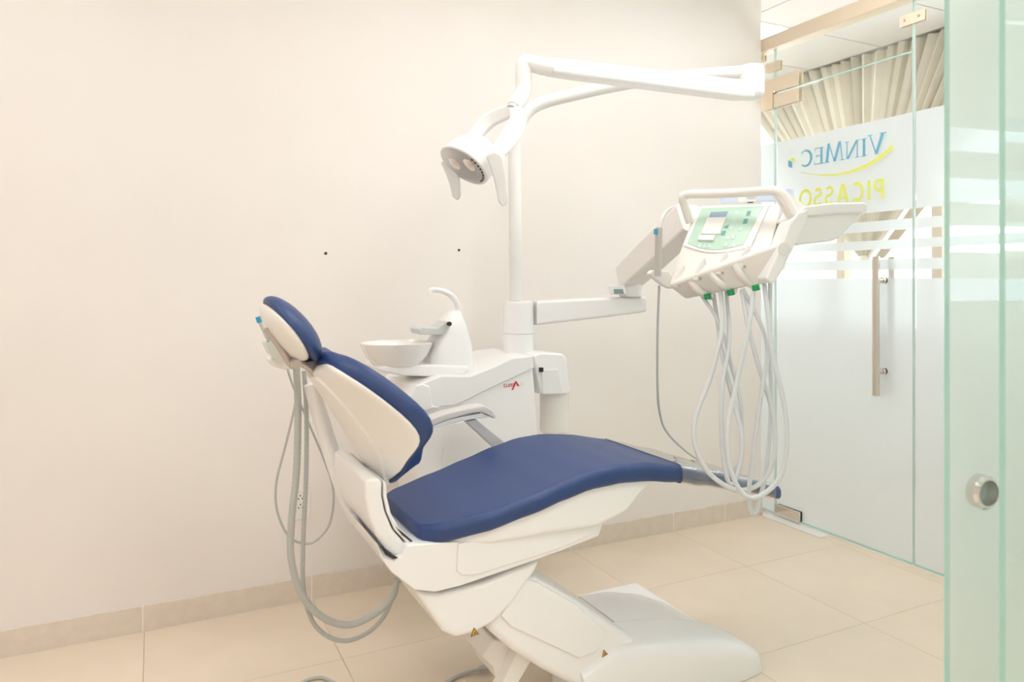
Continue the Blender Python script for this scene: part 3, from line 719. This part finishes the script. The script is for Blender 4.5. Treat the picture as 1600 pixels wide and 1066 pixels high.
# control panel
def on_panel(s, t, lift=.003):
    tl, tr_, bl, br = PD(1089, 325, 2.50), PD(1207, 320, 2.32), PD(1066, 381, 2.43), PD(1190, 384, 2.25)
    a = tl+(tr_-tl)*s; b = bl+(br-bl)*s; p = a+(b-a)*t; n = (tr_-tl).cross(bl-tl).normalized()
    if n.dot(FWD) > 0: n = -n
    return p+n*lift
def pslab(nm, poly, lift, th, m, par, bevel=0):
    return prism(nm, [on_panel(s, t, lift) for s, t in poly], on_panel(.5, .5, lift-th)-on_panel(.5, .5, lift), m, par, bevel)
curve = lambda s0, s1, t0, dip, n=10: [(s1+(s0-s1)*i/n, t0+dip*math.sin(math.pi*i/n)) for i in range(n+1)]
bz = pslab('panel_bezel', [(.03, .0), (.97, .0)]+curve(.03, .88, 1.06, .16), .004, .006, WHITE, dl, .002)
pn = pslab('control_panel', [(.09, .05), (.90, .05)]+curve(.08, .79, 1.0, .16), .006, .003, GREENP, dl)
pslab('display', [(.24, .17), (.47, .17), (.46, .42), (.24, .42)], .0072, .001, LCD, pn)
pslab('viewer_plate', [(.23, .34), (.48, .34), (.47, .78), (.22, .78)], .012, .008, CREAMW, pn, .002)
pslab('plate_clip', [(.21, .82), (.42, .82), (.42, .95), (.21, .95)], .014, .008, WHITE, pn, .002)
for s, t in ((.49, .50), (.48, .68), (.72, .18), (.71, .38)): pslab('key', [(s, t), (s+.05, t), (s+.05, t+.12), (s, t+.12)], .0075, .001, GREEND, pn)
KEY = mat('pale_key', (.60, .76, .70), .4)
for s, t in ((.57, .16), (.56, .36), (.56, .56), (.68, .58), (.56, .80), (.56, .98), (.66, .98), (.30, 1.02), (.36, 1.02), (.24, 1.02), (.62, .78)): pslab('key', [(s, t), (s+.045, t), (s+.045, t+.1), (s, t+.1)], .0075, .001, KEY, pn)
# holders on the deck, lip ribs, green caps
def deck(s, t, lift=0):
    a = PD(1066, 381, 2.43)+(PD(1190, 384, 2.25)-PD(1066, 381, 2.43))*s; b = PD(1043, 448, 2.36)+(PD(1221, 380, 2.17)-PD(1043, 448, 2.36))*s
    return a+(b-a)*t
NRM = (deck(1, .5)-deck(0, .5)).cross(deck(.5, 1)-deck(.5, 0)).normalized()
if NRM.dot(FWD) > 0: NRM = -NRM
for u, v, d_ in ((1063, 432, 2.375), (1095, 421, 2.335), (1130, 412, 2.30), (1164, 402, 2.26)):
    c_ = PD(u, v, d_-.012); axh = (UP*.85+RIGHT*.28).normalized()
    rg = []
    for t, r in ((-.035, .017), (-.01, .0165), (.02, .012), (.038, .003)):
        rg.append([c_+axh*t+(RIGHT*math.cos(a)-FWD*math.sin(a)*.7)*r for a in [2*math.pi*j/18 for j in range(18)]])
    hr = loft('instrument_holder', rg, WHITE2, dl)
    cyl('holder_socket', c_-axh*.030-FWD*.010+RIGHT*.004, -FWD-UP*.3, .005, .004, TAUPE, hr, sides=12)
for u0, v0, u1, v1, d_ in ((1078, 440, 1112, 464, 2.34), (1110, 428, 1148, 455, 2.295), (1148, 414, 1178, 448, 2.25)):
    tube('lip_rib', [PD(u0, v0, d_), PD((u0+u1)/2-2, (v0+v1)/2+3, d_-.01), PD(u1, v1, d_+.02)], .012, CREAMW, dl, sides=10)
for u, v, d_ in ((1105, 463, 2.36), (1141, 457, 2.32), (1180, 449, 2.22)):
    cyl('hose_cap', PD(u, v-4, d_-.035), (-UP+RIGHT*.2), .0115, .018, GREENB, dl, sides=16, bevel=.002)
# right cheek with tray
ck = [(1203, 444), (1196, 436), (1222, 380), (1233, 350), (1246, 333), (1264, 325), (1262, 345), (1250, 372), (1240, 388), (1226, 418), (1212, 442)]
prism('cheek', [PD(u, v, 2.15) for u, v in ck], FWD*.10, WHITE, dl, .008)
cyl('cheek_cap', PD(1225, 389, 2.15), -FWD, .019, .004, WHITE2, dl, bevel=.001)
ty = [(1240, 336), (1262, 322), (1300, 318), (1350, 317), (1355, 322), (1352, 332), (1330, 352), (1312, 372), (1300, 377), (1245, 383), (1232, 372)]
prism('tray_base', [PD(u, v, 2.17) for u, v in ty], FWD*.26, WHITE, dl, .010)
rimt = [(1236, 343), (1258, 322), (1300, 317), (1352, 316), (1357, 322), (1354, 332), (1300, 334), (1262, 338), (1242, 352)]
prism('tray_rim', [PD(u, v, 2.155) for u, v in rimt], FWD*.29, WHITE, dl, .006)
# handle
tube('handle', [PD(1078, 348, 2.47), PD(1070, 322, 2.46), PD(1067, 309, 2.45), PD(1075, 304, 2.44), PD(1110, 303, 2.38), PD(1160, 301, 2.30), PD(1205, 298, 2.23), PD(1222, 303, 2.20), PD(1236, 325, 2.18), PD(1243, 338, 2.17)], .0145, CREAMW, dl, sides=14, n=6)
prism('handle_gusset', [PD(1206, 296, 2.22), PD(1226, 296, 2.20), PD(1262, 324, 2.18), PD(1246, 334, 2.17), PD(1235, 343, 2.17), PD(1220, 315, 2.19)], FWD*.03, CREAMW, dl, .005)
# syringe holder on the left
prism('side_holder', [PD(1014, 428, 2.38), PD(1020, 422, 2.38), PD(1046, 424, 2.38), PD(1058, 440, 2.37), PD(1050, 452, 2.37), PD(1036, 446, 2.38)], FWD*.06, CREAMW, dl, .004)
sg = empty('air_syringe', PD(1030, 425, 2.36), 'grey three-way air water syringe upright in the left holder', 'syringe')
tube('body', [PD(1027.5, 432, 2.355), PD(1028.5, 395, 2.355), PD(1029.5, 356, 2.355)], .0115, mat('syringe_grey', (.56, .54, .52), .3, .6), sg, sides=14)
tube('nozzle', [PD(1030, 358, 2.355), PD(1034, 343, 2.36), PD(1042, 330, 2.37), PD(1052, 323, 2.38)], lambda f: .009-.006*f, mat('nozzle_white', (.78, .77, .75), .3), sg, sides=12)
box('button', *(lambda p: (p.x-.007, p.x+.004, p.y-.006, p.y+.004, p.z-.009, p.z+.009))(PD(1025, 362, 2.345)), BLUEB, sg, bevel=.002)
# wrapped packet and label behind the handle
pk = empty('wrapped_packet', PD(1180, 322, 2.5), 'pale blue wrapped packet with barcode sticker behind the delivery handle', 'packet')
dpk = lambda u: 2.50-.14*(u-1128)/112
def pk_slab(nm, px, lift, th, m): return prism(nm, [PD(u, v, dpk(u)-lift) for u, v in px], FWD*th, m, pk, 0)
prism('packet', [PD(u, v, dpk(u)) for u, v in ((1128, 317.5), (1128, 305), (1236, 293), (1241, 297), (1240, 313))], FWD*.022, PAPB, pk, .003)
pk_slab('sticker', ((1153, 316.2), (1153, 304), (1182, 302), (1182, 314.8)), .003, .002, WHITE2)
for k in range(9): pk_slab('barcode_line', ((1167+k*1.5, 311), (1167+k*1.5, 307.5), (1167.8+k*1.5, 307.5), (1167.8+k*1.5, 311)), .0045, .001, GREYP)
pk_slab('sticker_text', ((1168, 317.4), (1168, 316), (1177, 315.7), (1177, 317.1)), .0045, .001, BLACK)
# hoses
def Z7(pts, d): return [PD(1000+x/2.7346, 430+y/2.7346, dd) for (x, y), dd in zip(pts, d if isinstance(d, list) else [d]*len(pts))]
def hose(pts, d0, d1, r, m=HOSEL, bow=-.15):
    n = len(pts); tube('hose', Z7(pts, [d0+(d1-d0)*i/(n-1)+bow*math.sin(math.pi*i/(n-1))**.7 if 0 < i < n-1 else d0+(d1-d0)*i/(n-1) for i in range(n)]), r, m, dl, sides=10, n=7)
hose([(82, 45), (75, 250), (75, 480), (85, 590), (115, 670), (200, 755), (330, 840)], 2.40, 2.78, .0044, mat('thin_hose', (.60, .62, .62), .4), 0)
hose([(345, 70), (350, 230), (300, 440), (240, 600), (235, 720), (290, 840), (400, 915), (500, 900), (560, 820), (580, 700), (560, 560), (510, 400), (465, 230), (435, 65)], 2.31, 2.27, .0072)
hose([(370, 65), (380, 280), (352, 480), (350, 700), (370, 860), (400, 890), (430, 800), (435, 680), (400, 540), (350, 330), (315, 80)], 2.34, 2.36, .0067, bow=-.19)
hose([(487, 55), (465, 220), (410, 480), (375, 650), (385, 820), (440, 935), (510, 945), (600, 860), (628, 700), (610, 520), (570, 350), (545, 150), (530, 30)], 2.22, 2.24, .0073)
hose([(440, 60), (520, 220), (545, 330), (525, 460), (500, 640), (480, 800), (465, 930), (475, 1010), (500, 1000), (540, 820), (560, 560), (555, 300), (557, 20)], 2.27, 2.30, .0066)
hose([(262, 85), (340, 210), (395, 400), (432, 560), (430, 780), (400, 835)], 2.36, 2.24, .0062, bow=-.06)

# ================================================================== SUCTION HOLDER AND HOSES
su = empty('suction_holder', PY(440, 570, YC+.235), 'assistant suction holder with ribbed grey hoses hanging behind the headrest', 'suction hoses')
ys_ = YC+.235
prismY('holder_block', [(421, 562), (440, 558), (462, 564), (458, 577), (446, 578), (425, 572)], ys_-.03, ys_+.05, CREAMW, su, .006)
prismY('holder_cup', [(412, 537), (418, 529), (432, 534), (446, 556), (444, 565), (434, 565), (420, 553)], ys_-.05, ys_+.0, mat('pale_green_cup', (.74, .78, .74), .25), su, .008)
tube('suction_tip', [PY(404, 498, ys_-.05), PY(412, 515, ys_-.05), PY(420, 532, ys_-.05)], .006, GREYP, su, sides=10)
tube('tip_end', [PY(403, 495, ys_-.05), PY(406, 504, ys_-.05)], .0075, BLUEB, su, n=1, sides=10)
tube('support_tube', [PY(486, 600, ys_), PY(500, 650, ys_), PY(522, 720, ys_), PY(548, 790, ys_), PY(566, 812, ys_), PY(596, 822, ys_)], lambda f: .022+.008*f, WHITE, su, sides=16)
Z1 = lambda pts, Y: [PY(400+x/2.027, 540+y/2.027, Y) for x, y in pts]
tube('suction_hose', Z1([(128, 60), (133, 200), (128, 400), (112, 560), (112, 680), (145, 790), (210, 860), (290, 885), (370, 855), (430, 800), (446, 740)], ys_), .0102, HOSEG, su, n=24, sides=14, ribs=1)
tube('suction_hose', Z1([(152, 80), (160, 220), (158, 430), (150, 600), (150, 760), (175, 865), (225, 920), (290, 935), (360, 905), (410, 850), (438, 780), (448, 735)], ys_+.045), .0068, HOSEG, su, n=24, sides=14, ribs=1)
tube('thin_tube', Z1([(98, 70), (118, 130), (160, 230), (215, 360), (245, 460), (235, 560), (195, 615), (150, 628), (100, 600), (66, 520), (65, 430), (95, 310), (125, 180), (132, 90)], ys_+.09), .0036, HOSEG, su, sides=10)

# ================================================================== FLOOR CABLE
cb = empty('floor_cable', PY(768, 1043, 1.82), 'grey foot control cable with strain relief lying on the floor', 'cable')
def on_floor(u, v, z=.006):
    q = ray(u, v); return Vector((0, 0, H))+q*((z-H)/q.z)
e = on_floor(770, 1043, .02)
tube('cord', [e, on_floor(745, 1047, .012), on_floor(715, 1057), on_floor(680, 1075), on_floor(620, 1095), on_floor(560, 1090), on_floor(520, 1066), on_floor(498, 1059), on_floor(470, 1068), on_floor(450, 1090)], .0055, HOSEG, cb, sides=10)
tube('strain_relief', [e+Vector((.008, 0, .002)), on_floor(749, 1046, .013)], .010, HOSEG, cb, n=12, sides=12, ribs=3)
